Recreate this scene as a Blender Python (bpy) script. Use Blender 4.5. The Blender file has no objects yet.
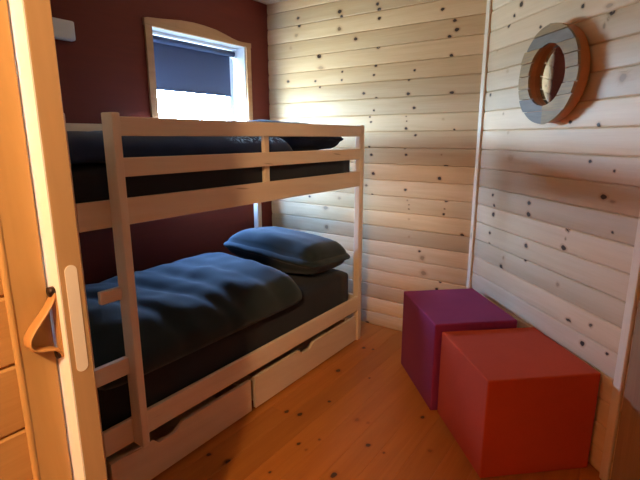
import bpy, bmesh, math, random
from mathutils import Vector, Matrix, noise
random.seed(7)
sc = bpy.context.scene
COL = sc.collection
R = math.radians

# ------------------------------------------------------------------ helpers
def link(name, bm, mat, parent=None, smooth=False, kind=None):
    me = bpy.data.meshes.new(name)
    bm.normal_update()
    bm.to_mesh(me); bm.free()
    o = bpy.data.objects.new(name, me)
    COL.objects.link(o)
    for m in (mat if isinstance(mat, (list, tuple)) else [mat]):
        me.materials.append(m)
    if smooth:
        for p in me.polygons: p.use_smooth = True
    if parent: o.parent = parent
    if kind: o['kind'] = kind
    return o

def empty(name, loc=(0, 0, 0), rz=0, kind=None):
    o = bpy.data.objects.new(name, None)
    COL.objects.link(o)
    o.location = loc; o.rotation_euler = (0, 0, rz)
    o.empty_display_size = .1
    if kind: o['kind'] = kind
    return o

def tag(o, label, cat, group=None):
    o['label'] = label; o['category'] = cat
    if group: o['group'] = group
    return o

def box(bm, lo, hi, bev=0.0, seg=2):
    lo = Vector(lo); hi = Vector(hi)
    vs = [bm.verts.new((x, y, z)) for x in (lo.x, hi.x) for y in (lo.y, hi.y) for z in (lo.z, hi.z)]
    fs = [(0, 1, 3, 2), (4, 6, 7, 5), (0, 4, 5, 1), (2, 3, 7, 6), (0, 2, 6, 4), (1, 5, 7, 3)]
    nf = [bm.faces.new([vs[i] for i in f]) for f in fs]
    if bev > 0:
        es = list({e for f in nf for e in f.edges})
        bmesh.ops.bevel(bm, geom=es, offset=bev, segments=seg, profile=.5, affect='EDGES')

def boxm(lo, hi, bev=0.0, seg=2):
    bm = bmesh.new(); box(bm, lo, hi, bev, seg); return bm

def prism(bm, pts, d0, d1, axes):
    """closed outline pts (a,b) extruded along the third axis from d0 to d1; axes maps (a,b,d) -> xyz"""
    f0 = [bm.verts.new(axes(a, b, d0)) for a, b in pts]
    f1 = [bm.verts.new(axes(a, b, d1)) for a, b in pts]
    n = len(pts)
    bm.faces.new(f0); bm.faces.new(list(reversed(f1)))
    for i in range(n):
        bm.faces.new([f0[(i + 1) % n], f0[i], f1[i], f1[(i + 1) % n]])
    bmesh.ops.recalc_face_normals(bm, faces=bm.faces)

def cyl(bm, a, b, r, n=20):
    a = Vector(a); b = Vector(b); d = (b - a).normalized()
    u = d.orthogonal().normalized(); v = d.cross(u)
    ra = [bm.verts.new(a + (u * math.cos(t) + v * math.sin(t)) * r) for t in [2 * math.pi * i / n for i in range(n)]]
    rb = [bm.verts.new(b + (u * math.cos(t) + v * math.sin(t)) * r) for t in [2 * math.pi * i / n for i in range(n)]]
    bm.faces.new(list(reversed(ra))); bm.faces.new(rb)
    for i in range(n):
        bm.faces.new([ra[i], ra[(i + 1) % n], rb[(i + 1) % n], rb[i]])

# ------------------------------------------------------------------ materials
class NT:
    def __init__(s, name):
        s.m = bpy.data.materials.new(name); s.m.use_nodes = True
        s.t = s.m.node_tree; s.n = s.t.nodes; s.l = s.t.links
        s.b = s.n['Principled BSDF']; s.out = s.n['Material Output']
    def node(s, typ, **kw):
        n = s.n.new(typ)
        for k, v in kw.items(): setattr(n, k, v)
        return n
    def math(s, op, a, b=None, c=None, clamp=False):
        n = s.node('ShaderNodeMath', operation=op, use_clamp=clamp)
        for i, x in enumerate((a, b, c)):
            if x is None: continue
            if hasattr(x, 'node'): s.l.new(x, n.inputs[i])
            else: n.inputs[i].default_value = x
        return n.outputs[0]
    def mix(s, f, a, b, bt='MIX'):
        n = s.node('ShaderNodeMix', data_type='RGBA', blend_type=bt)
        for sock, x in ((n.inputs[0], f), (n.inputs[6], a), (n.inputs[7], b)):
            if hasattr(x, 'node'): s.l.new(x, sock)
            elif isinstance(x, (int, float)): sock.default_value = x
            else: sock.default_value = (*x, 1)
        return n.outputs[2]
    def vec(s, x, y, z):
        n = s.node('ShaderNodeCombineXYZ')
        for i, q in enumerate((x, y, z)):
            if hasattr(q, 'node'): s.l.new(q, n.inputs[i])
            else: n.inputs[i].default_value = q
        return n.outputs[0]
    def noise(s, v, scale, detail=3, rough=.55, dist=0):
        n = s.node('ShaderNodeTexNoise')
        n.inputs['Scale'].default_value = scale; n.inputs['Detail'].default_value = detail
        n.inputs['Roughness'].default_value = rough; n.inputs['Distortion'].default_value = dist
        s.l.new(v, n.inputs['Vector'])
        return n.outputs[0]
    def ramp(s, f, a, b, smooth=False):
        n = s.node('ShaderNodeMapRange', interpolation_type='SMOOTHSTEP' if smooth else 'LINEAR')
        s.l.new(f, n.inputs[0]); n.inputs[1].default_value = a; n.inputs[2].default_value = b
        return n.outputs[0]

def pine_mat(name, light, dark, knot=(.030, .013, .007), rough=.55, vary=.16, warm=(1, .9, .76), use_uv=True, spec=.3, coat=0, axis=1, paint=False):
    """planked timber: u runs along the board, v across it; attribute 'plank' differs per board"""
    t = NT(name)
    if use_uv:
        uv = t.node('ShaderNodeUVMap'); uv.uv_map = 'UVMap'
        sp = t.node('ShaderNodeSeparateXYZ'); t.l.new(uv.outputs[0], sp.inputs[0])
        u, v = sp.outputs[0], sp.outputs[1]
        w = 0.0
        at = t.node('ShaderNodeAttribute', attribute_name='plank'); pr = at.outputs['Fac']
        kn = t.node('ShaderNodeAttribute', attribute_name='knot').outputs['Fac']
    else:
        tc = t.node('ShaderNodeTexCoord')
        sp = t.node('ShaderNodeSeparateXYZ'); t.l.new(tc.outputs['Object'], sp.inputs[0])
        u = sp.outputs[axis]; others = [sp.outputs[i] for i in range(3) if i != axis]
        v = others[0]; w = others[1]
        oi = t.node('ShaderNodeObjectInfo'); pr = oi.outputs['Random']
        kn = None
    off = t.math('MULTIPLY', pr, 57.0)
    if not use_uv: off = t.math('ADD', off, t.math('MULTIPLY', w, 12.0))
    v1 = t.vec(t.math('ADD', t.math('MULTIPLY', u, 1.1), off), t.math('MULTIPLY', v, 14.0), off)
    n1 = t.noise(v1, 1.3, 3, .5, .8)
    v2 = t.vec(t.math('ADD', t.math('MULTIPLY', u, 3.0), off), t.math('MULTIPLY', v, 110.0), off)
    n2 = t.noise(v2, 1.6, 3, .6, .3)
    f = t.math('ADD', t.math('MULTIPLY', t.ramp(n1, .32, .68), .62), t.math('MULTIPLY', t.ramp(n2, .3, .7), .38))
    c = t.mix(f, light, dark)
    # per-board tone
    wn = t.node('ShaderNodeTexWhiteNoise', noise_dimensions='1D'); t.l.new(pr, wn.inputs['W'])
    tone = t.math('MULTIPLY_ADD', wn.outputs['Value'], vary * 2, 1 - vary)
    wn2 = t.node('ShaderNodeTexWhiteNoise', noise_dimensions='1D'); t.l.new(t.math('ADD', pr, 3.3), wn2.inputs['W'])
    c = t.mix(t.math('MULTIPLY', wn2.outputs['Value'], 0 if paint else .55), c, t.mix(1.0, c, warm, 'MULTIPLY'))
    c = t.mix(1.0, c, t.vec(tone, tone, tone), 'MULTIPLY')
    if kn is not None and not paint:
        halo = t.ramp(kn, .02, .5, True)
        c = t.mix(t.math('MULTIPLY', halo, .45), c, t.mix(1.0, c, (.62, .42, .28), 'MULTIPLY'))
        core = t.ramp(kn, .45, .85, True)
        c = t.mix(t.math('MULTIPLY', core, .97), c, knot)
    elif kn is None and not paint:
        vo = t.node('ShaderNodeTexVoronoi', feature='F1'); vo.inputs['Scale'].default_value = 1
        t.l.new(t.vec(t.math('ADD', t.math('MULTIPLY', u, 2.3), off), t.math('MULTIPLY', v, 9.0), off), vo.inputs['Vector'])
        kk = t.ramp(vo.outputs['Distance'], .10, .03, True)
        c = t.mix(t.math('MULTIPLY', kk, .55), c, (.20, .10, .05))
    t.l.new(c, t.b.inputs['Base Color'])
    t.b.inputs['Roughness'].default_value = rough
    t.b.inputs['Specular IOR Level'].default_value = spec
    t.b.inputs['Coat Weight'].default_value = coat
    t.b.inputs['Coat Roughness'].default_value = .25
    bp = t.node('ShaderNodeBump'); bp.inputs['Strength'].default_value = .12; bp.inputs['Distance'].default_value = .003
    t.l.new(n2, bp.inputs['Height']); t.l.new(bp.outputs[0], t.b.inputs['Normal'])
    return t.m

def fabric_mat(name, col, col2, scale=420, bump=.25, sheen=.25, fold=5):
    t = NT(name)
    tc = t.node('ShaderNodeTexCoord')
    n1 = t.noise(tc.outputs['Object'], fold, 4, .6)
    n2 = t.noise(tc.outputs['Object'], scale, 2, .6)
    f = t.math('ADD', t.math('MULTIPLY', t.ramp(n1, .3, .7), .5), t.math('MULTIPLY', t.ramp(n2, .25, .75), .5))
    t.l.new(t.mix(f, col, col2), t.b.inputs['Base Color'])
    t.b.inputs['Roughness'].default_value = .9
    t.b.inputs['Specular IOR Level'].default_value = .15
    t.b.inputs['Sheen Weight'].default_value = sheen
    t.b.inputs['Sheen Roughness'].default_value = .5
    bp = t.node('ShaderNodeBump'); bp.inputs['Strength'].default_value = bump; bp.inputs['Distance'].default_value = .002
    t.l.new(n2, bp.inputs['Height']); t.l.new(bp.outputs[0], t.b.inputs['Normal'])
    return t.m

def plain_mat(name, col, rough=.5, metal=0, spec=.4, var=.12, scale=8):
    t = NT(name)
    tc = t.node('ShaderNodeTexCoord')
    n1 = t.noise(tc.outputs['Object'], scale, 4, .6)
    t.l.new(t.mix(n1, [c * (1 - var) for c in col], [min(1, c * (1 + var)) for c in col]), t.b.inputs['Base Color'])
    t.b.inputs['Roughness'].default_value = rough; t.b.inputs['Metallic'].default_value = metal
    t.b.inputs['Specular IOR Level'].default_value = spec
    return t.m

M = {}
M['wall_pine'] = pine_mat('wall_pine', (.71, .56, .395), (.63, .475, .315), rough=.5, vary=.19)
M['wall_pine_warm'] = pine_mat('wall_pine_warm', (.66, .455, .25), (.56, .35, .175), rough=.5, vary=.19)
M['ceiling_pine'] = pine_mat('ceiling_pine', (.66, .48, .32), (.52, .35, .21))
M['floor_pine'] = pine_mat('floor_pine', (.48, .165, .028), (.38, .118, .018), knot=(.05, .016, .006), rough=.42, vary=.10, spec=.3, coat=.06)
M['red_planks'] = pine_mat('red_painted_planks', (.135, .0135, .0035), (.112, .011, .003), rough=.6, vary=.05, paint=True)
M['hall_pine'] = pine_mat('hall_pine', (.50, .30, .125), (.40, .225, .085), knot=(.10, .03, .012), rough=.42, vary=.08)
M['trim_pine'] = pine_mat('trim_pine', (.84, .74, .60), (.78, .66, .50), use_uv=False, axis=2, vary=.05)
M['jamb_pine'] = pine_mat('jamb_pine', (.34, .215, .13), (.25, .155, .092), use_uv=False, axis=2, vary=.06)
M['hall_trim'] = pine_mat('hall_trim', (.50, .32, .140), (.42, .26, .105), use_uv=False, axis=2, vary=.04, rough=.42)
M['bed_long'] = pine_mat('bed_pine_lengthwise', (.80, .63, .47), (.72, .54, .39), use_uv=False, axis=1, vary=.05, rough=.5)
M['bed_up'] = pine_mat('bed_pine_upright', (.80, .63, .47), (.72, .54, .39), use_uv=False, axis=2, vary=.05, rough=.5)
M['bed_cross'] = pine_mat('bed_pine_crosswise', (.80, .63, .47), (.72, .54, .39), use_uv=False, axis=0, vary=.05, rough=.5)
M['casing'] = pine_mat('window_casing_pine', (.52, .30, .16), (.42, .22, .11), use_uv=False, axis=1, vary=.05)
M['door_face'] = plain_mat('door_face_cream', (.90, .88, .84), .5, var=.03)
M['door_edge'] = pine_mat('door_edge_pine', (.46, .30, .16), (.39, .25, .125), use_uv=False, axis=2, vary=.04)
M['white_paint'] = plain_mat('white_window_paint', (.80, .82, .84), .45, var=.03)
M['faceplate'] = plain_mat('lock_faceplate_cream', (.80, .74, .66), .4, var=.04)
M['strap'] = plain_mat('leather_strap_tan', (.44, .225, .08), .45, var=.15, scale=30)
M['dark_metal'] = plain_mat('dark_bronze', (.035, .02, .015), .4, .7)
M['bed_sheet'] = fabric_mat('charcoal_fitted_sheet', (.019, .019, .024), (.029, .028, .035), sheen=.1)
M['duvet'] = fabric_mat('slate_blue_duvet_cover', (.013, .0185, .020), (.021, .029, .031), sheen=.15)
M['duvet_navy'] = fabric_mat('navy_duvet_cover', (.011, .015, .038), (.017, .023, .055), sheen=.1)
def fold_highlights(m):  # daylight highlights on the upper duvet's folds, painted as pale blue streaks
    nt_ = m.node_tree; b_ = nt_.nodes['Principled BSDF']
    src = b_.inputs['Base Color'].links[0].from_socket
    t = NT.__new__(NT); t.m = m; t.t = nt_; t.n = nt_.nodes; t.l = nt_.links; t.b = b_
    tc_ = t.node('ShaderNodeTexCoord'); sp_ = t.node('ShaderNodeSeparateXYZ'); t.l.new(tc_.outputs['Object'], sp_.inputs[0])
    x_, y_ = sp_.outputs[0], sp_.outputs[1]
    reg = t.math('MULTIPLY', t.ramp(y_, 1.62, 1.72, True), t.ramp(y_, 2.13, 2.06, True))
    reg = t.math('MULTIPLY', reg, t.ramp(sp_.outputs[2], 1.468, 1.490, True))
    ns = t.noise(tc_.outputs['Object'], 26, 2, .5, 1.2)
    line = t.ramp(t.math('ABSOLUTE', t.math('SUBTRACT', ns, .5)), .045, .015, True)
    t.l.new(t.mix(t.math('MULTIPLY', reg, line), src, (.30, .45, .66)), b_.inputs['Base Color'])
fold_highlights(M['duvet_navy'])
M['pillow_navy'] = fabric_mat('navy_pillowcase', (.018, .024, .058), (.027, .035, .080), sheen=.1)
M['pillow'] = fabric_mat('dark_teal_pillowcase', (.013, .020, .022), (.021, .030, .033), sheen=.15)
M['purple'] = fabric_mat('purple_wool', (.21, .019, .082), (.25, .027, .10), 300, .35, .04)
M['orange'] = fabric_mat('orange_wool', (.44, .050, .015), (.52, .066, .020), 300, .35, .04)
M['box_plastic'] = plain_mat('pale_grey_plastic', (.62, .58, .56), .5, var=.03)
M['ring_side'] = plain_mat('oiled_amber_wood', (.42, .15, .035), .4, var=.3, scale=18)

def blind_mat():
    t = NT('navy_blind_fabric')
    tc = t.node('ShaderNodeTexCoord')
    n = t.noise(tc.outputs['Object'], 260, 2)
    t.l.new(t.mix(n, (.035, .045, .085), (.05, .06, .105)), t.b.inputs['Base Color'])
    t.b.inputs['Roughness'].default_value = .9
    tr = t.node('ShaderNodeBsdfTranslucent'); tr.inputs[0].default_value = (.0035, .0055, .0105, 1)
    ad = t.node('ShaderNodeAddShader')
    t.l.new(t.b.outputs[0], ad.inputs[0]); t.l.new(tr.outputs[0], ad.inputs[1])
    t.l.new(ad.outputs[0], t.out.inputs[0])
    return t.m
M['blind'] = blind_mat()

def glass_mat():
    t = NT('clear_window_glass')
    tr = t.node('ShaderNodeBsdfTransparent'); tr.inputs[0].default_value = (.96, .98, .98, 1)
    gl = t.node('ShaderNodeBsdfGlossy'); gl.inputs['Roughness'].default_value = .02
    mx = t.node('ShaderNodeMixShader'); mx.inputs[0].default_value = .06
    t.l.new(tr.outputs[0], mx.inputs[1]); t.l.new(gl.outputs[0], mx.inputs[2])
    t.l.new(mx.outputs[0], t.out.inputs[0])
    return t.m
M['glass'] = glass_mat()

def mirror_mat():
    t = NT('mirror_silver')
    t.b.inputs['Base Color'].default_value = (.80, .80, .80, 1)
    t.b.inputs['Metallic'].default_value = 1; t.b.inputs['Roughness'].default_value = .03
    return t.m
M['mirror'] = mirror_mat()

def ring_mat(name, ca, cb):
    """weathered grey-brown boards, one tone per board (attribute plank)"""
    t = NT(name)
    at = t.node('ShaderNodeAttribute', attribute_name='plank').outputs['Fac']
    tc = t.node('ShaderNodeTexCoord')
    sp = t.node('ShaderNodeSeparateXYZ'); t.l.new(tc.outputs['Object'], sp.inputs[0])
    v = t.vec(t.math('MULTIPLY', sp.outputs[0], 6), t.math('MULTIPLY', sp.outputs[2], 70), t.math('MULTIPLY', at, 31))
    n = t.noise(v, 1.5, 4, .6)
    wn = t.node('ShaderNodeTexWhiteNoise', noise_dimensions='1D'); t.l.new(at, wn.inputs['W'])
    base = t.mix(wn.outputs['Value'], ca, cb)
    c = t.mix(t.math('MULTIPLY', t.ramp(n, .35, .7), .55), base, (.13, .09, .06))
    t.l.new(c, t.b.inputs['Base Color']); t.b.inputs['Roughness'].default_value = .65
    return t.m
M['ring_boards'] = ring_mat('weathered_boards', (.40, .225, .065), (.29, .19, .085))
M['ring_grey'] = ring_mat('weathered_grey_boards', (.15, .125, .105), (.20, .165, .13))

# ------------------------------------------------------------------ planked surfaces
def planks(name, O, U, V, N, s0, s1, edges, mat, knots=(), hole=None, bulge=.0035, groove=.007, depth=.008,
           back=.06, kind='structure', seed=1, parent=None, joints=None):
    """boards running along U, stacked along V; N points into the room; hole = (sa, sb, va, vb)"""
    rnd = random.Random(seed)
    O, U, V, N = map(Vector, (O, U, V, N))
    bm = bmesh.new()
    uvl = bm.loops.layers.uv.new('UVMap')
    pl = bm.faces.layers.float.new('plank')
    kl = bm.verts.layers.float.new('knot')
    info = {}
    def prof(va, vb):
        g = min(groove, (vb - va) * .2)
        pts = [(va, -depth), (va + g * .35, -depth * .45), (va + g, 0.0)]
        for q in (.25, .5, .75): pts.append((va + g + (vb - va - 2 * g) * q, bulge * (1 - (2 * q - 1) ** 2)))
        pts += [(vb - g, 0.0), (vb - g * .35, -depth * .45), (vb, -depth)]
        return pts
    def at(pts, v):
        for (a, oa), (b, ob) in zip(pts, pts[1:]):
            if a <= v <= b: return oa + (ob - oa) * (v - a) / max(1e-9, b - a)
        return pts[0][1] if v < pts[0][0] else pts[-1][1]
    def clip(pts, a, b):
        r = [(a, at(pts, a))] + [p for p in pts if a < p[0] < b] + [(b, at(pts, b))]
        return r
    def strip(pts, a, b, pid):
        va_ = [bm.verts.new(O + U * a + V * v + N * o) for v, o in pts]
        vb_ = [bm.verts.new(O + U * b + V * v + N * o) for v, o in pts]
        for i in range(len(pts) - 1):
            f = bm.faces.new([va_[i], vb_[i], vb_[i + 1], va_[i + 1]])
            f[pl] = pid
            for l, (s, v) in zip(f.loops, ((a, pts[i][0]), (b, pts[i][0]), (b, pts[i + 1][0]), (a, pts[i + 1][0]))):
                l[uvl].uv = (s, v)
    P = []
    for va, vb in zip(edges, edges[1:]):
        pts = prof(va, vb)
        cuts = [s0, s1]
        if joints:
            j = s0 + rnd.uniform(.25, .9) * joints
            cs = []
            while j < s1 - .3: cs.append(j); j += joints * rnd.uniform(.8, 1.2)
            cuts = [s0] + cs + [s1]
        segs = []
        for a, b in zip(cuts, cuts[1:]):
            pid = rnd.random()
            segs.append((a, b, pid))
            if hole and vb > hole[2] and va < hole[3] and b > hole[0] and a < hole[1]:
                ha, hb = max(a, hole[0]), min(b, hole[1])
                if ha > a: strip(pts, a, ha, pid)
                if b > hb: strip(pts, hb, b, pid)
                if vb > hole[3]: strip(clip(pts, hole[3], vb), ha, hb, pid)
                if va < hole[2]: strip(clip(pts, va, hole[2]), ha, hb, pid)
            else:
                strip(pts, a, b, pid)
        P.append((va, vb, pts, segs))
    for kn in knots:
        s, v, r = kn[:3]; el = kn[3] if len(kn) > 3 else 1.25; st = kn[4] if len(kn) > 4 else 1.0
        row = next((p for p in P if p[0] <= v < p[1]), None)
        if row is None or not (s0 + r < s < s1 - r): continue
        va, vb, pts, segs = row
        pid = next((q[2] for q in segs if q[0] <= s <= q[1]), .5)
        def mk(ss, vv, k):
            vv = min(max(vv, va + .001), vb - .001)
            x = bm.verts.new(O + U * ss + V * vv + N * (at(pts, vv) + .0012)); x[kl] = k * st
            info[x] = (ss, vv); return x
        nn = 12; ph = rnd.uniform(0, 6)
        c = mk(s, v, 1.0)
        rings = []
        for rr, k in ((.62, 1.0), (1.0, .5), (1.9, 0.0)):
            rings.append([mk(s + math.cos(2 * math.pi * i / nn) * r * rr * el * (1 + .14 * math.sin(2 * 2 * math.pi * i / nn + ph)),
                             v + math.sin(2 * math.pi * i / nn) * r * rr * (1 + .12 * math.sin(3 * 2 * math.pi * i / nn + ph)), k) for i in range(nn)])
        fl = []
        for i in range(nn):
            j = (i + 1) % nn
            fl.append(bm.faces.new([c, rings[0][i], rings[0][j]]))
            for q in range(2): fl.append(bm.faces.new([rings[q][i], rings[q + 1][i], rings[q + 1][j], rings[q][j]]))
        for f in fl:
            f[pl] = pid
            for l in f.loops: l[uvl].uv = info[l.vert]
    # solid backing
    def slab(a, b, c, d):
        q = []
        for n in (-depth, -depth - back):
            q += [bm.verts.new(O + U * s + V * v + N * n) for s, v in ((a, c), (b, c), (b, d), (a, d))]
        for f in ((0, 3, 2, 1), (4, 5, 6, 7), (0, 1, 5, 4), (1, 2, 6, 5), (2, 3, 7, 6), (3, 0, 4, 7)):
            fc = bm.faces.new([q[i] for i in f]); fc[pl] = .5
            for l in fc.loops:
                d_ = l.vert.co - O; l[uvl].uv = (d_.dot(U), d_.dot(V))
    v0, v1 = edges[0], edges[-1]
    if hole:
        slab(s0, hole[0], v0, v1); slab(hole[1], s1, v0, v1)
        slab(hole[0], hole[1], v0, hole[2]); slab(hole[0], hole[1], hole[3], v1)
    else:
        slab(s0, s1, v0, v1)
    return link(name, bm, mat, parent, kind=kind)

H = 2.58
PITCH = .1195
def zedges(z1=H):
    e = [0.0]
    z = .11
    while z < z1 - .02: e.append(z); z += PITCH
    return e + [z1]

K_BACK = [[-1.707, 2.426, 0.0121], [-1.694, 2.39, 0.0132], [-1.689, 2.33, 0.012], [-1.694, 2.14, 0.0142], [-1.71, 2.013, 0.0106], [-1.722, 1.949, 0.0083], [-1.443, 1.898, 0.0091], [-1.402, 1.957, 0.0085], [-1.222, 2.322, 0.0113], [-1.136, 2.242, 0.0112], [-1.118, 2.185, 0.0133], [-1.166, 2.149, 0.0111], [-1.146, 2.029, 0.0122], [-2.42, 2.43, 0.012], [-2.412, 2.373, 0.0146], [-2.441, 2.303, 0.0146, 1.3, 0.6], [-2.026, 2.422, 0.0151], [-2.012, 2.386, 0.0125], [-2.028, 2.301, 0.0187, 1.1, 0.7], [-1.883, 2.214, 0.0134], [-2.217, 2.125, 0.0191], [-2.201, 2.037, 0.0164, 2.0, 0.6], [-2.532, 1.956, 0.0119], [-2.253, 1.941, 0.0089], [-2.21, 1.893, 0.0088], [-1.999, 1.993, 0.0086], [-2.003, 1.933, 0.0086], [-2.501, 2.214, 0.0133, 1.2, 0.5], [-1.805, 1.824, 0.0107], [-1.7, 1.783, 0.0105], [-1.716, 1.698, 0.0082], [-1.75, 1.652, 0.0071], [-1.738, 1.615, 0.0082], [-1.444, 1.803, 0.0113], [-1.394, 1.705, 0.0101], [-1.453, 1.648, 0.0057, 1.2, 0.7], [-1.447, 1.615, 0.0056, 1.2, 0.8], [-1.45, 1.564, 0.0102], [-1.375, 1.517, 0.009], [-1.129, 1.795, 0.0098, 2.2, 0.9], [-1.096, 1.553, 0.0065], [-1.177, 1.623, 0.0088, 1.2, 0.45], [-1.454, 1.424, 0.0068], [-1.728, 1.372, 0.0105], [-1.441, 1.378, 0.009], [-1.175, 1.384, 0.0066, 1.2, 0.6], [-1.14, 1.308, 0.0076, 2.4], [-1.708, 1.231, 0.0129], [-1.75, 1.431, 0.0076], [-1.18, 1.22, 0.0132], [-1.436, 1.124, 0.0102], [-1.715, 1.07, 0.0071], [-1.767, 1.137, 0.0118, 1.2, 0.7], [-1.418, 1.046, 0.0068, 1.2, 0.6], [-1.403, 1.015, 0.0057, 1.2, 0.7], [-1.402, 0.983, 0.0068, 1.2, 0.7], [-1.398, 0.907, 0.008, 1.2, 0.5], [-1.123, 1.065, 0.0099, 1.4], [-1.13, 1.008, 0.0066, 1.2, 0.7], [-1.135, 0.97, 0.0088], [-0.994, 0.835, 0.0121], [-1.392, 0.775, 0.0086, 1.2, 0.5], [-1.303, 0.675, 0.0103, 1.2, 0.8], [-1.279, 0.627, 0.0217, 1.1, 0.62], [-1.262, 0.513, 0.023, 1.1, 0.62], [-1.132, 0.467, 0.0091], [-1.154, 0.408, 0.0115], [-1.731, 0.004, 0.014], [-1.624, 0.23, 0.0098, 1.3, 0.6], [-2.151, 0.928, 0.0214, 1.2, 0.62], [-2.141, 0.766, 0.0215, 1.2, 0.68], [-2.316, 1.01, 0.0096], [-2.015, 1.018, 0.0135, 1.2, 0.62]]
K_RIGHT = [[0.343, 2.218, 0.013], [0.283, 2.174, 0.0081], [0.232, 2.132, 0.0092], [0.537, 2.06, 0.007], [0.838, 2.083, 0.0086], [1.017, 2.013, 0.0105], [1.001, 1.99, 0.0081, 0.8, 0.6], [0.984, 1.967, 0.0122, 0.7, 0.65], [0.998, 2.045, 0.009, 2.2, 0.6], [1.124, 1.741, 0.0192, 1, 0.62], [0.259, 1.879, 0.01, 1.2, 0.45], [0.086, 1.761, 0.0084], [0.252, 1.639, 0.007, 1.2, 0.6], [0.124, 2.019, 0.0126, 0.7, 0.45], [1.021, 1.554, 0.0087], [0.841, 1.573, 0.0075], [0.319, 1.529, 0.0098, 1, 0.4], [1.001, 1.395, 0.0068], [1.147, 1.362, 0.0057], [1.108, 1.247, 0.0101, 1.5], [1.16, 1.233, 0.0061, 2.4, 0.6], [0.37, 1.385, 0.0169, 1.5, 0.4], [0.211, 1.147, 0.0081], [0.587, 1.148, 0.01], [0.233, 1.083, 0.0081], [0.235, 1.027, 0.0122], [0.59, 1.085, 0.0119], [0.9, 1.06, 0.0067], [0.895, 0.967, 0.0118], [0.903, 1.014, 0.0075, 0.7, 0.65], [0.91, 1.058, 0.0083], [0.597, 0.908, 0.0111], [0.212, 0.903, 0.0092, 1.2, 0.8], [0.212, 0.833, 0.0093, 1.2, 0.7], [0.597, 0.826, 0.0074, 1.8], [0.368, 0.722, 0.013], [0.386, 0.784, 0.0099, 0.7, 0.6], [0.886, 0.774, 0.0103, 1, 0.6], [0.997, 0.625, 0.0076], [1.132, 0.657, 0.0081], [1.182, 1.103, 0.0053], [1.097, 0.55, 0.0108], [0.987, 0.623, 0.0068, 1.8], [1.136, 0.659, 0.0073, 1.4, 0.7], [1.244, 0.569, 0.0064]]
K_FLOOR = [[2.709, -1.524, 0.0106], [2.321, -1.495, 0.0125], [1.987, -1.34, 0.0078], [1.767, -1.479, 0.0101], [1.789, -1.402, 0.0108], [2.726, -1.457, 0.0074], [2.355, -1.279, 0.0056], [1.587, -1.254, 0.0077], [1.572, -1.196, 0.0068, 1.2, 0.6], [1.673, -1.188, 0.007, 1.2, 0.7], [1.777, -0.963, 0.01], [1.772, -0.873, 0.0068, 1.2, 0.7], [1.927, -1.117, 0.0123, 1.2, 0.6], [1.938, -1.054, 0.0082, 1.2, 0.55], [1.505, -0.989, 0.0107, 1.8], [1.293, -1.446, 0.0112], [1.914, -0.694, 0.01, 1.2, 0.6], [1.353, -1.239, 0.0065, 1.2, 0.8], [2.154, -0.834, 0.0109, 1.2, 0.8], [1.273, -1.561, 0.0092], [1.293, -1.445, 0.0112]]
K_HALL = [(.475, .795, .008), (.468, 1.002, .004), (.47, 1.20, .004)]

XW = -2.749; YB = 3.129
CR = Vector((-.916, 3.129, 0)); DU = Vector((.7071, -.7071, 0)); DN = Vector((-.7071, -.7071, 0))

# ------------------------------------------------------------------ setting
fe = [-2.95 + .137 * i for i in range(36)]
planks('floor', (0, 0, 0), (0, 1, 0), (1, 0, 0), (0, 0, 1), -2.35, 3.3, fe, M['floor_pine'], [[k[0], k[1], k[2] * 1.3] + k[3:] for k in K_FLOOR], bulge=.0003, groove=.002, depth=.0015, seed=4, joints=2.6)
planks('ceiling', (0, 0, H), (1, 0, 0), (0, 1, 0), (0, 0, -1), -2.95, 1.9, [-2.35 + .12 * i for i in range(48)], M['ceiling_pine'], seed=5)
WIN = (1.985, 2.855, 1.055, 2.215)
planks('wall_left', (XW, 0, 0), (0, 1, 0), (0, 0, 1), (1, 0, 0), .50, 3.20, [0, H], M['red_planks'], hole=WIN, back=.17, bulge=.0, seed=6)
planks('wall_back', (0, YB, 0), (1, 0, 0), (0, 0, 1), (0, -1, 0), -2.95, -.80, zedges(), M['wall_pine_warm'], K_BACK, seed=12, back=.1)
planks('wall_right', CR, DU, (0, 0, 1), DN, -.05, 2.60, zedges(), M['wall_pine'], [[k[0], k[1], k[2] * 1.25] + k[3:] for k in K_RIGHT], seed=23, back=.1)
# doorway wall: boards left and right of the opening and the lintel over it
planks('wall_front', (0, .60, 0), (1, 0, 0), (0, 0, 1), (0, 1, 0), -2.95, 1.75, zedges(), M['wall_pine'], hole=(-1.24, .80, -.01, 2.025), back=.085, seed=9)
# side wall closing the room beyond the right edge
planks('wall_side', (.92, 0, 0), (0, 1, 0), (0, 0, 1), (-1, 0, 0), .5, 1.33, zedges(), M['wall_pine'], seed=10)
# unseen wall added behind the camera, keeps hall lamp off right wall and cubes
planks('wall_lamp_blocker', (0, -.30, 0), (1, 0, 0), (0, 0, 1), (0, 1, 0), -.335, .92, zedges(), M['wall_pine'], seed=11, back=.05)
# hall outside the doorway
he = [-.01 + .14925 * i for i in range(18)]; he[-1] = H
he = [0.0] + [round(.145 + .149 * i, 4) for i in range(16)] + [H]
planks('wall_hall_left', (-1.02, 0, 0), (0, 1, 0), (0, 0, 1), (1, 0, 0), -2.2, .422, he, M['hall_pine'], K_HALL, bulge=.001, seed=31, back=.05)
planks('wall_hall_right', (.92, 0, 0), (0, 1, 0), (0, 0, 1), (-1, 0, 0), -2.2, .5, he, M['hall_pine'], seed=32)
planks('wall_hall_back', (0, -2.2, 0), (1, 0, 0), (0, 0, 1), (0, 1, 0), -1.1, 1.0, he, M['hall_pine'], seed=33)

# corner strip where the back wall meets the right wall, notched by the board joints
bm = bmesh.new()
box(bm, (-.014, -.010, 0), (.014, .012, H), .004)
o = link('trim_1', bm, M['trim_pine'], kind='structure'); o.location = (CR.x - .003, CR.y - .014, 0); o.rotation_euler = (0, 0, R(-22.5))
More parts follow.
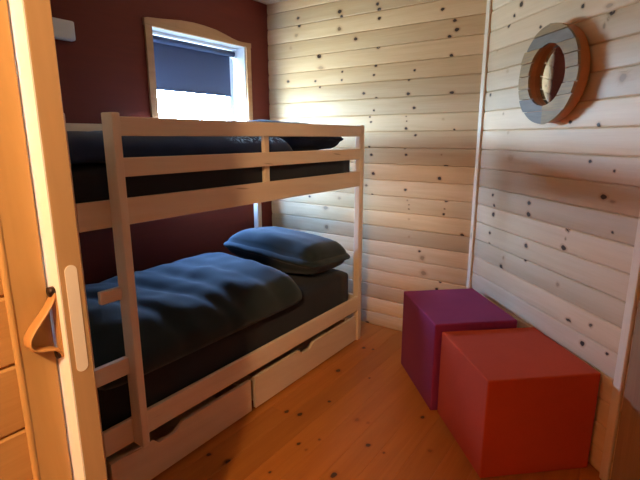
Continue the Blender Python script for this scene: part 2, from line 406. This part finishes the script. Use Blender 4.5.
# strip and wide upright board closing the right wall near the doorway
bm = bmesh.new(); box(bm, (0, -.012, 0), (.042, .004, H), .004)
o = link('trim_2', bm, M['trim_pine'], kind='structure'); o.location = CR + DU * 1.316 + DN * .010; o.rotation_euler = (0, 0, R(-45))
bm = bmesh.new(); box(bm, (0, -.010, 0), (.46, .006, H), .003)
o = link('trim_3', bm, M['jamb_pine'], kind='structure'); o.location = CR + DU * 1.373 + DN * .008; o.rotation_euler = (0, 0, R(-45))
# upright corner board at the end of the hall wall, with a bead on its edge
bm = bmesh.new()
box(bm, (-1.018, .352, 0), (-1.004, .422, H), .004)
cyl(bm, (-1.008, .351, 0), (-1.008, .351, H), .007, 12)
link('trim_4', bm, M['hall_trim'], kind='structure')

# ------------------------------------------------------------------ window
w1 = empty('window_1', (XW, 2.42, 1.055), kind='structure')
def wpart(name, bm, mat, smooth=False):
    o = link(name, bm, mat, None, smooth); o.parent = w1; o.matrix_parent_inverse = Matrix.Translation(-w1.location); return o
ya, yb_, za, zb = WIN
arch = [(1.930, 2.205), (1.930, 2.245), (1.955, 2.253), (2.05, 2.262), (2.14, 2.273), (2.22, 2.283), (2.33, 2.289), (2.43, 2.287), (2.53, 2.279), (2.62, 2.263), (2.70, 2.246), (2.76, 2.236), (2.82, 2.236), (2.905, 2.240), (2.905, 2.205)]
bm = bmesh.new(); prism(bm, arch, XW - .004, XW + .018, lambda a, b, d: (d, a, b)); wpart('casing_head', bm, M['casing'])
for a, b in ((1.935, 1.987), (2.853, 2.902)):
    wpart('casing_side', boxm((XW - .004, a, za - .01), (XW + .016, b, 2.206), .003), M['casing'])
wpart('casing_apron', boxm((XW - .004, 1.935, za - .042), (XW + .016, 2.902, za - .011), .003), M['casing'])
# white reveal boards and the sash behind them
XS = XW - .175
bm = bmesh.new()
box(bm, (XS, ya, za), (XW - .002, ya + .012, zb)); box(bm, (XS, yb_ - .012, za), (XW - .002, yb_, zb))
box(bm, (XS, ya, zb - .012), (XW - .002, yb_, zb))
wpart('reveal', bm, M['white_paint'])
wpart('window_sill', boxm((XS, ya, za), (XW + .010, yb_, za + .022), .003), M['white_paint'])
bm = bmesh.new()
box(bm, (XS - .01, ya, za), (XS + .035, ya + .05, zb), .004); box(bm, (XS - .01, yb_ - .055, za), (XS + .035, yb_, zb), .004)
box(bm, (XS - .01, ya, zb - .05), (XS + .035, yb_, zb), .004); box(bm, (XS - .01, ya, za), (XS + .035, yb_, za + .04), .004)
wpart('window_sash', bm, M['white_paint'])
wpart('window_pane', boxm((XS + .004, ya + .045, za + .036), (XS + .010, yb_ - .05, zb - .045)), M['glass'])

# ------------------------------------------------------------------ roller blind
XB = XW - .105
bl = empty('roller_blind', (XB, 2.42, 2.15))
tag(bl, 'navy blue roller blind pulled half down inside the window', 'blind')
def sub(parent, name, bm, mat, smooth=False, label=None):
    o = link(name, bm, mat, None, smooth); o.parent = parent
    mw = Matrix.Translation(parent.location) @ parent.rotation_euler.to_matrix().to_4x4()
    o.matrix_parent_inverse = mw.inverted()
    if label: o['label'] = label
    return o
bm = bmesh.new(); cyl(bm, (XB, 2.035, 2.158), (XB, 2.822, 2.158), .022, 28); sub(bl, 'roller_tube', bm, M['blind'], True)
bm = bmesh.new(); box(bm, (XB - .03, 2.0, 2.186), (XB + .034, 2.838, 2.200), .003); sub(bl, 'headrail', bm, M['white_paint'], label='white headrail')
bm = bmesh.new(); box(bm, (XB - .0252, 2.045, 1.842), (XB - .0232, 2.800, 2.158)); sub(bl, 'fabric', bm, M['blind'])
bm = bmesh.new(); box(bm, (XB - .030, 2.045, 1.828), (XB - .018, 2.800, 1.845), .003); sub(bl, 'bottom_bar', bm, M['blind'])
for y in (2.022, 2.823):
    bm = bmesh.new(); box(bm, (XB - .028, y, 2.128), (XB + .028, y + .009, 2.187), .003); sub(bl, 'bracket', bm, M['white_paint'])

# ------------------------------------------------------------------ sliding door at the left
d1 = empty('door_1', (-.958, .45, 0), kind='structure')
XD, YD0, YD1 = -.958, .426, .477
bm = bmesh.new()
box(bm, (-1.90, YD0, .012), (XD, YD0 + .003, 2.14))
sub(d1, 'door_face', bm, M['door_face'], label='cream front face of the sliding door')
bm = bmesh.new(); box(bm, (-1.90, YD0 + .0032, .012), (XD, YD1, 2.14), .0015, 1)
sub(d1, 'door_leaf', bm, M['door_edge'])
# oblong lock faceplate let into the leading edge
pts = []
zc0, zc1, yc, hw = 1.012, 1.228, .452, .0125
for i in range(13): a = math.pi * i / 12; pts.append((yc + hw * math.cos(a), zc1 + hw * math.sin(a)))
for i in range(13): a = math.pi + math.pi * i / 12; pts.append((yc + hw * math.cos(a), zc0 + hw * math.sin(a)))
bm = bmesh.new(); prism(bm, pts, XD - .002, XD + .0015, lambda a, b, d: (d, a, b)); sub(d1, 'lock_faceplate', bm, M['faceplate'], label='oblong cream lock faceplate')
# bent strap handle
path = [(.424, 1.190), (.4225, 1.176), (.416, 1.163), (.404, 1.147), (.388, 1.130), (.374, 1.114), (.366, 1.102), (.363, 1.091), (.365, 1.081), (.373, 1.072), (.386, 1.068), (.400, 1.065), (.412, 1.061), (.4195, 1.055), (.4225, 1.045), (.424, 1.036)]
bm = bmesh.new(); hx = -.986; tk = .0042
rows = []
for i, (y, z) in enumerate(path):
    p0 = path[max(0, i - 1)]; p1 = path[min(len(path) - 1, i + 1)]
    ty, tz = p1[0] - p0[0], p1[1] - p0[1]; l = math.hypot(ty, tz); ny, nz = -tz / l, ty / l
    q = i / (len(path) - 1)
    w = .0125 + .0065 * math.sin(math.pi * q)
    rows.append([bm.verts.new((hx + sx * w, y + ny * tk * sn, z + nz * tk * sn)) for sx, sn in ((-1, 1), (1, 1), (1, -1), (-1, -1))])
for a, b in zip(rows, rows[1:]):
    for k in range(4): bm.faces.new([a[k], a[(k + 1) % 4], b[(k + 1) % 4], b[k]])
bm.faces.new(rows[0]); bm.faces.new(list(reversed(rows[-1])))
bmesh.ops.recalc_face_normals(bm, faces=bm.faces)
hd = sub(d1, 'door_handle', bm, M['strap'], True, label='bent tan strap handle')
md = hd.modifiers.new('sub', 'SUBSURF'); md.levels = 2; md.render_levels = 2
bm = bmesh.new(); box(bm, (hx - .0115, .4228, 1.040), (hx + .0115, .4258, 1.182), .001)
hb = link('handle_back_strip', bm, M['strap'], hd)
hb.matrix_parent_inverse = Matrix.Identity(4)
for z in (1.186, 1.046):
    bm = bmesh.new(); cyl(bm, (hx, .4265, z), (hx, .4155, z), .0105, 18)
    s = link('screw_cap', bm, M['dark_metal'], hd, True); s.matrix_parent_inverse = (Matrix.Translation(d1.location)).inverted() if False else Matrix.Identity(4)

# ------------------------------------------------------------------ small box on the red wall
bm = bmesh.new(); box(bm, (XW - .001, 1.30, 2.027), (XW + .045, 1.464, 2.132), .012, 3)
wb = link('wall_box', bm, M['box_plastic'], smooth=False)
tag(wb, 'small pale grey box fixed high on the dark red wall beside the door edge', 'wall box')

# ------------------------------------------------------------------ bunk bed
XF, XK = -1.625, -2.655         # front and back faces of the frame
Y0, Y1 = .765, 2.838            # the two ends
bed = empty('bunk_bed', ((XF + XK) / 2, (Y0 + Y1) / 2, 0))
tag(bed, 'pale pine bunk bed standing along the dark red wall', 'bunk bed')
def bp(name, lo, hi, mat, bev=.004): return sub(bed, name, boxm(lo, hi, bev), M[mat])
T = .05
for (x0, x1) in ((XF - T, XF), (XK, XK + T)):
    for (y0, y1) in ((Y0, Y0 + T), (Y1 - T, Y1)):
        bp('post', (x0, y0, 0), (x1, y1, 1.584), 'bed_up', .008)
E = .002
def rail(name, z0, z1, y0, y1, x1=XF - .001, th=.022): return bp(name, (x1 - th, y0, z0), (x1, y1, z1), 'bed_long')
rail('guard_rail', 1.506, 1.578, .955, Y1 - T + .0)
rail('guard_rail', 1.353, 1.425, .955, Y1 - T + .0)
rail('side_rail', 1.168, 1.271, Y0 + T, Y1 - T)
rail('side_rail', .246, .354, Y0 + T, Y1 - T)
for z0, z1 in ((1.506, 1.578), (1.353, 1.425), (1.168, 1.271), (.240, .352)):
    bp('back_rail', (XK + .001, Y0 + T, z0), (XK + .023, Y1 - T, z1), 'bed_long')
for y0 in (Y0 + .014, Y1 - .036):
    for z0, z1 in ((1.506, 1.578), (1.168, 1.271), (.240, .352)):
        bp('end_board', (XK + T, y0, z0), (XF - T, y0 + .022, z1), 'bed_cross')
bp('guard_post', (XF - .045, 1.828, 1.175), (XF - .0235, 1.868, 1.56), 'bed_up')
# ladder upright and steps outside the rails; the lower step reaches the corner post
LU = XF + .0005
bp('ladder_upright', (LU, .936, .245), (LU + .070, .969, 1.588), 'bed_up', .005)
bp('ladder_rung', (LU + .004, .850, .888), (LU + .026, .936, .938), 'bed_long')
for z in (.572,):
    bp('ladder_rung', (LU + .0005, .768, z), (LU + .026, .936, z + .072), 'bed_long')
for zz in (.255, 1.19):
    for i in range(13):
        y = Y0 + .085 + i * .150
        bp('slat', (XK + .024, y, zz - .0), (XF - .024, y + .07, zz + .018), 'bed_cross', .002)

# ------------------------------------------------------------------ under-bed drawers
def drawer(y0, y1, cut, label):
    e = empty('underbed_drawer', (XF - .40, (y0 + y1) / 2, 0)); tag(e, label, 'drawer', 'under-bed drawers')
    zt, zb_ = .198, .012
    c0, c1, c2, c3 = cut
    prof_ = [(y0, zb_), (y1, zb_), (y1, zt), (c3, zt), (c2, zt - .032), (c1, zt - .032), (c0, zt), (y0, zt)]
    bm = bmesh.new(); prism(bm, prof_, XF - .028, XF - .008, lambda a, b, d: (d, a, b))
    sub(e, 'front_panel', bm, M['bed_long'])
    for y in (y0 + .030, y1 - .044):
        sub(e, 'side_panel', boxm((XF - .80, y, .022), (XF - .0285, y + .014, .165)), M['bed_cross'])
    sub(e, 'back_panel', boxm((XF - .815, y0 + .030, .022), (XF - .8005, y1 - .030, .165)), M['bed_long'])
    sub(e, 'bottom_panel', boxm((XF - .80, y0 + .045, .022), (XF - .0285, y1 - .045, .030)), M['bed_long'])
    for x in (XF - .10, XF - .72):
        for y in (y0 + .08, y1 - .08):
            bm = bmesh.new(); cyl(bm, (x, y - .012, .0115), (x, y + .012, .0115), .0110, 16)
            sub(e, 'caster', bm, M['dark_metal'], True)
    return e
drawer(1.684, 2.770, (2.085, 2.112, 2.200, 2.240), 'pine drawer under the bunk bed, nearer to the back wall')
drawer(.835, 1.650, (1.03, 1.06, 1.150, 1.195), 'pine drawer under the bunk bed, nearer to the ladder')

# ------------------------------------------------------------------ bedding
def soft_box(dims, r, n=18, amp=.0, freq=4, seed=0, puff=0.0, exp=2.2):
    """rounded box, optionally swollen in the middle and rumpled"""
    bm = bmesh.new()
    bmesh.ops.create_cube(bm, size=2)
    bmesh.ops.subdivide_edges(bm, edges=bm.edges[:], cuts=n, use_grid_fill=True)
    hx, hy, hz = [d / 2 for d in dims]
    off = Vector((seed * 7.3, seed * 3.1, seed * 1.7))
    for v in bm.verts:
        c = v.co.copy()
        # concentrate loops towards the edges so the corners round well
        c = Vector([math.copysign(abs(q) ** .8, q) for q in c])
        p = Vector((c.x * hx, c.y * hy, c.z * hz))
        rr = min(r, hx, hy, hz)
        core = Vector((max(-hx + rr, min(hx - rr, p.x)), max(-hy + rr, min(hy - rr, p.y)), max(-hz + rr, min(hz - rr, p.z))))
        d = p - core
        if d.length > 1e-6: p = core + d.normalized() * rr * min(1, d.length / rr if False else 1)
        if puff:
            k = (1 - abs(c.x) ** exp) * (1 - abs(c.y) ** exp)
            p.z *= (1 - puff) + puff * max(0, k) ** .5
        if amp:
            q = p * freq + off
            p += Vector((noise.noise(q), noise.noise(q + Vector((9, 2, 5))), noise.noise(q + Vector((4, 8, 1))))) * amp
            q2 = p * freq * 3.1 + off
            p.z += noise.noise(q2) * amp * .35
        v.co = p
    bmesh.ops.recalc_face_normals(bm, faces=bm.faces)
    return bm

def mattress(z0, z1, label):
    bm = soft_box((.945, 1.93, z1 - z0), .05, 10, .003, 5, z0)
    o = link('mattress', bm, M['bed_sheet'], None, True); o.location = (-2.141, 1.787, (z0 + z1) / 2)
    tag(o, label, 'mattress', 'bunk mattresses'); return o
mattress(.277, .560, 'mattress in charcoal sheet on the lower bunk')
mattress(1.212, 1.400, 'mattress in charcoal sheet on the upper bunk')

def duvet(name, inner, outer, y0, y1, mat, seed, amp, label, group, ends=.14, ny=70, skew=0.0, folds=()):
    """closed comforter lofted along y: inner profile lies on the mattress, outer profile is the puffed top"""
    n = 56
    def resample(pts):
        L = [0]
        for a, b in zip(pts, pts[1:]): L.append(L[-1] + math.hypot(b[0] - a[0], b[1] - a[1]))
        out = []
        for i in range(n + 1):
            t = L[-1] * i / n
            k = next(j for j in range(1, len(L)) if t <= L[j] + 1e-9)
            f = (t - L[k - 1]) / max(1e-9, L[k] - L[k - 1])
            out.append((pts[k - 1][0] + (pts[k][0] - pts[k - 1][0]) * f, pts[k - 1][1] + (pts[k][1] - pts[k - 1][1]) * f))
        return out
    def smooth(pts, it=3):
        for _ in range(it):
            q = [pts[0]]
            for a, b in zip(pts, pts[1:]):
                q += [(a[0] * .75 + b[0] * .25, a[1] * .75 + b[1] * .25), (a[0] * .25 + b[0] * .75, a[1] * .25 + b[1] * .75)]
            q.append(pts[-1]); pts = q
        return pts
    I, Oo = resample(smooth(inner)), resample(smooth(outer))
    bm = bmesh.new(); rows = []
    off = Vector((seed, seed * 2.3, seed * .7))
    for j in range(ny + 1):
        t = j / ny; y = y0 + (y1 - y0) * t
        e = min(t, 1 - t) * (y1 - y0)
        k = 1.0 if e >= ends else math.sqrt(max(0, 1 - (1 - e / ends) ** 2))
        ro, ri = [], []
        for i in range(n + 1):
            s = i / n
            side = math.sin(math.pi * min(1, max(0, s))) ** .35
            ix, iz = I[i]; ox, oz = Oo[i]
            x = ix + (ox - ix) * k; z = iz + (oz - iz) * k
            q = Vector((s * 3.2, y * 3.0, 0)) + off
            d = noise.noise(q) * amp + noise.noise(q * 2.7) * amp * .45
            for (fy, fs, wy, am) in folds:
                g = (y - fy - (s - .5) * fs) / wy
                d -= am * math.exp(-g * g)
            d *= k * side
            nx, nz = ox - ix, oz - iz; l = math.hypot(nx, nz) or 1
            x += nx / l * d; z += nz / l * d
            yy = y + skew * (s - .5) * (t ** 2)
            ro.append(bm.verts.new((x, yy, z)))
            ri.append(bm.verts.new((ix, yy, iz)))
        rows.append((ro, ri))
    for (a, ai), (b, bi) in zip(rows, rows[1:]):
        for i in range(n):
            bm.faces.new([a[i], a[i + 1], b[i + 1], b[i]])
            bm.faces.new([ai[i + 1], ai[i], bi[i], bi[i + 1]])
        bm.faces.new([ai[0], a[0], b[0], bi[0]]); bm.faces.new([a[n], ai[n], bi[n], b[n]])
    for ro, ri in (rows[0], rows[-1]):
        for i in range(n): bm.faces.new([ro[i], ri[i], ri[i + 1], ro[i + 1]])
    bmesh.ops.remove_doubles(bm, verts=bm.verts, dist=.0004)
    bmesh.ops.recalc_face_normals(bm, faces=bm.faces)
    o = link(name, bm, mat, None, True); tag(o, label, 'duvet', group); return o

zl = .566
duvet('duvet', [(-2.58, zl), (-2.1, zl), (-1.72, zl), (-1.655, zl), (-1.652, zl - .015), (-1.652, zl - .035)],
      [(-2.59, zl + .02), (-2.58, zl + .10), (-2.35, zl + .165), (-2.05, zl + .175), (-1.78, zl + .145), (-1.64, zl + .07), (-1.615, zl + .01), (-1.625, zl - .045)],
      .83, 2.20, M['duvet'], 3.1, .030, 'puffy slate blue duvet folded flat on the lower bunk', 'bunk duvets',
      folds=((1.15, .25, .05, .022), (1.42, .30, .045, .020), (1.62, .10, .05, .016), (1.85, .2, .05, .014)), skew=-.12)
zu = 1.408
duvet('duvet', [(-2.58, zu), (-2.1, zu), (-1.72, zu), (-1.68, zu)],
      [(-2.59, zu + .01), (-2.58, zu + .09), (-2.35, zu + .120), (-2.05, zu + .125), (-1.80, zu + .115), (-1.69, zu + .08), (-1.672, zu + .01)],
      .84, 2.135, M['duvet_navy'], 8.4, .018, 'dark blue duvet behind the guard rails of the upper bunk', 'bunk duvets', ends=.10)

def pillow(loc, rot, dims, seed, label, mat='pillow'):
    bm = soft_box(dims, dims[2] / 2, 22, .012, 5, seed, puff=.72, exp=2.6)
    o = link('pillow', bm, M[mat], None, True)
    o.location = loc; o.rotation_euler = [R(a) for a in rot]
    tag(o, label, 'pillow', 'bunk pillows'); return o
pillow((-2.06, 2.50, .708), (-5, 4, 3), (.84, .58, .26), 2, 'dark teal pillow at the far end of the lower bunk')
pillow((-2.12, 2.435, 1.506), (-3, 0, 0), (.86, .58, .20), 5, 'navy pillow at the far end of the upper bunk', 'pillow_navy')

# ------------------------------------------------------------------ two cube seats
def cube_seat(name, corners, h, mat, label, seed):
    bm = bmesh.new()
    prism(bm, corners, .002, h, lambda a, b, d: (a, b, d))
    bmesh.ops.bevel(bm, geom=bm.edges[:], offset=.008, segments=3, profile=.5, affect='EDGES')
    o = link(name, bm, mat, None, False)
    c = sum((Vector((x, y, 0)) for x, y in corners), Vector()) / 4
    o.data.transform(Matrix.Translation(-c)); o.location = c
    tag(o, label, 'ottoman', 'cube ottomans'); return o
a = Vector((.737, .676)); b = Vector((-.676, .737)); fl = Vector((-.437, 1.862))
cs = [fl, fl + a * .53, fl + a * .53 + b * .515, fl + b * .52]
cube_seat('ottoman', [tuple(q) for q in cs], .485, M['orange'], 'orange fabric cube ottoman nearest the doorway', 1)
A = Vector((-1.20, 2.645)); dR = -b
cs = [A, A + dR * .56, A + dR * .56 + a * .475, A + a * .475]
cube_seat('ottoman', [tuple(q) for q in cs], .52, M['purple'], 'purple fabric cube ottoman in the corner behind the orange one', 2)

# ------------------------------------------------------------------ round mirror in a board ring
mr = empty('round_mirror', (CR + DU * .72 + DN * .012 + Vector((0, 0, 1.80))), R(-46.7))
tag(mr, 'round mirror in a thick ring of weathered boards on the right pine wall', 'mirror')
Ro, Ri, dp = .232, .146, .062
def ring(bm, ro, ri, y0, y1, n=72, wob=0):
    vs = []
    for i in range(n):
        t = 2 * math.pi * i / n; w = 1 + wob * noise.noise(Vector((math.cos(t) * 2.5, math.sin(t) * 2.5, 3)))
        vs.append([bm.verts.new((r * math.cos(t), y, r * math.sin(t))) for r, y in ((ro * w, y0), (ro * w, y1), (ri, y1), (ri, y0))])
    for i in range(n):
        p, q = vs[i], vs[(i + 1) % n]
        for k in range(4): bm.faces.new([p[k], p[(k + 1) % 4], q[(k + 1) % 4], q[k]])
    bmesh.ops.recalc_face_normals(bm, faces=bm.faces)
bm = bmesh.new(); ring(bm, Ro - .004, Ri + .003, 0, -dp + .012)
o = link('ring_body', bm, M['ring_side'], mr); o['label'] = 'amber stained edge of the ring'
# front: horizontal boards sawn to the ring, each a little out of line
edgesz = [-.236, -.170, -.105, -.052, .012, .075, .135, .190, .236]
for bi, (z0, z1) in enumerate(zip(edgesz, edgesz[1:])):
    g = .0018
    za_, zb_ = z0 + g, z1 - g
    jit = [0.0, .004, -.003, .003, -.002, .004, -.003, 0][bi]
    nz = 14
    def half(z, r): return math.sqrt(max(0, r * r - z * z))
    for sgn in (-1, 1):
        bm = bmesh.new(); pl = bm.faces.layers.float.new('plank')
        L = []
        for i in range(nz + 1):
            z = za_ + (zb_ - za_) * i / nz
            xo, xi = half(z, Ro + jit), half(z, Ri)
            if xo < .002: xo = .002
            L.append((z, xi, xo))
        rows = []
        for z, xi, xo in L:
            rows.append([bm.verts.new((sgn * x, y, z)) for x, y in ((xi, -dp + .0125), (xo, -dp + .0125), (xo, -dp - .002 * (bi % 3)), (xi, -dp - .002 * (bi % 3)))])
        for p, q in zip(rows, rows[1:]):
            for k in range(4):
                try: bm.faces.new([p[k], p[(k + 1) % 4], q[(k + 1) % 4], q[k]])
                except ValueError: pass
        bm.faces.new(rows[0]); bm.faces.new(list(reversed(rows[-1])))
        for f in bm.faces: f[pl] = bi * .137 + .05 + (.41 if sgn > 0 else 0)
        bmesh.ops.remove_doubles(bm, verts=bm.verts, dist=.0003)
        bmesh.ops.recalc_face_normals(bm, faces=bm.faces)
        link('ring_board', bm, M['ring_grey'] if (bi < 2 and sgn < 0) or bi == 6 else M['ring_boards'], mr)
bm = bmesh.new(); cyl(bm, (0, -.016, 0), (0, -.022, 0), Ri + .0025, 64)
link('mirror_glass', bm, M['mirror'], mr)

# ------------------------------------------------------------------ light
w = bpy.data.worlds.new('sky'); sc.world = w; w.use_nodes = True
nt = w.node_tree; bg = nt.nodes['Background']
tc = nt.nodes.new('ShaderNodeTexCoord'); sx = nt.nodes.new('ShaderNodeSeparateXYZ'); nt.links.new(tc.outputs['Generated'], sx.inputs[0])
cr = nt.nodes.new('ShaderNodeValToRGB'); mp = nt.nodes.new('ShaderNodeMapRange')
mp.inputs[1].default_value = -1; mp.inputs[2].default_value = 1; nt.links.new(sx.outputs[2], mp.inputs[0]); nt.links.new(mp.outputs[0], cr.inputs[0])
# ground, bright hazy horizon, blue zenith (sine of the elevation mapped to 0..1)
stops = [(0.0, (.14, .18, .18)), (.46, (.28, .38, .46)), (.50, (.52, .78, 1.12)), (.56, (.62, .92, 1.32)), (.66, (.30, .58, 1.20)), (1.0, (.12, .32, .95))]
el = cr.color_ramp.elements
el[0].position, el[0].color = stops[0][0], (*stops[0][1], 1)
el[1].position, el[1].color = stops[-1][0], (*stops[-1][1], 1)
for pz, cc in stops[1:-1]:
    e_ = el.new(pz); e_.color = (*cc, 1)
nt.links.new(cr.outputs[0], bg.inputs[0])
bg.inputs[1].default_value = 135.0
pt = bpy.data.lights.new('window_portal', 'AREA'); pt.shape = 'RECTANGLE'; pt.size = yb_ - ya; pt.size_y = zb - za
pt.cycles.is_portal = True
po = bpy.data.objects.new('window_portal', pt); COL.objects.link(po)
po.location = (XS - .03, (ya + yb_) / 2, (za + zb) / 2); po.rotation_euler = (R(90), 0, R(-90))
lp = bpy.data.lights.new('hall_ceiling_lamp', 'POINT'); lp.energy = 180; lp.color = (1, .69, .36); lp.shadow_soft_size = .05
lo = bpy.data.objects.new('hall_ceiling_lamp', lp); COL.objects.link(lo); lo.location = (-.252, -.765, 2.346)

# ------------------------------------------------------------------ camera
cam = bpy.data.cameras.new('camera'); co = bpy.data.objects.new('camera', cam); COL.objects.link(co)
cam.sensor_width = 36; cam.lens = 458 / 640 * 36; cam.shift_x = -2 / 640; cam.clip_start = .02
co.location = (0, 0, 1.5); co.rotation_euler = (R(90 - 12.6), 0, R(35))
sc.camera = co
sc.view_settings.view_transform = 'Standard'; sc.view_settings.look = 'None'
sc.view_settings.gamma = 1; sc.view_settings.use_curve_mapping = False
sc.view_settings.exposure = 0.0
sc.cycles.use_denoising = True
sc.cycles.max_bounces = 10; sc.cycles.diffuse_bounces = 6; sc.cycles.sample_clamp_indirect = 6
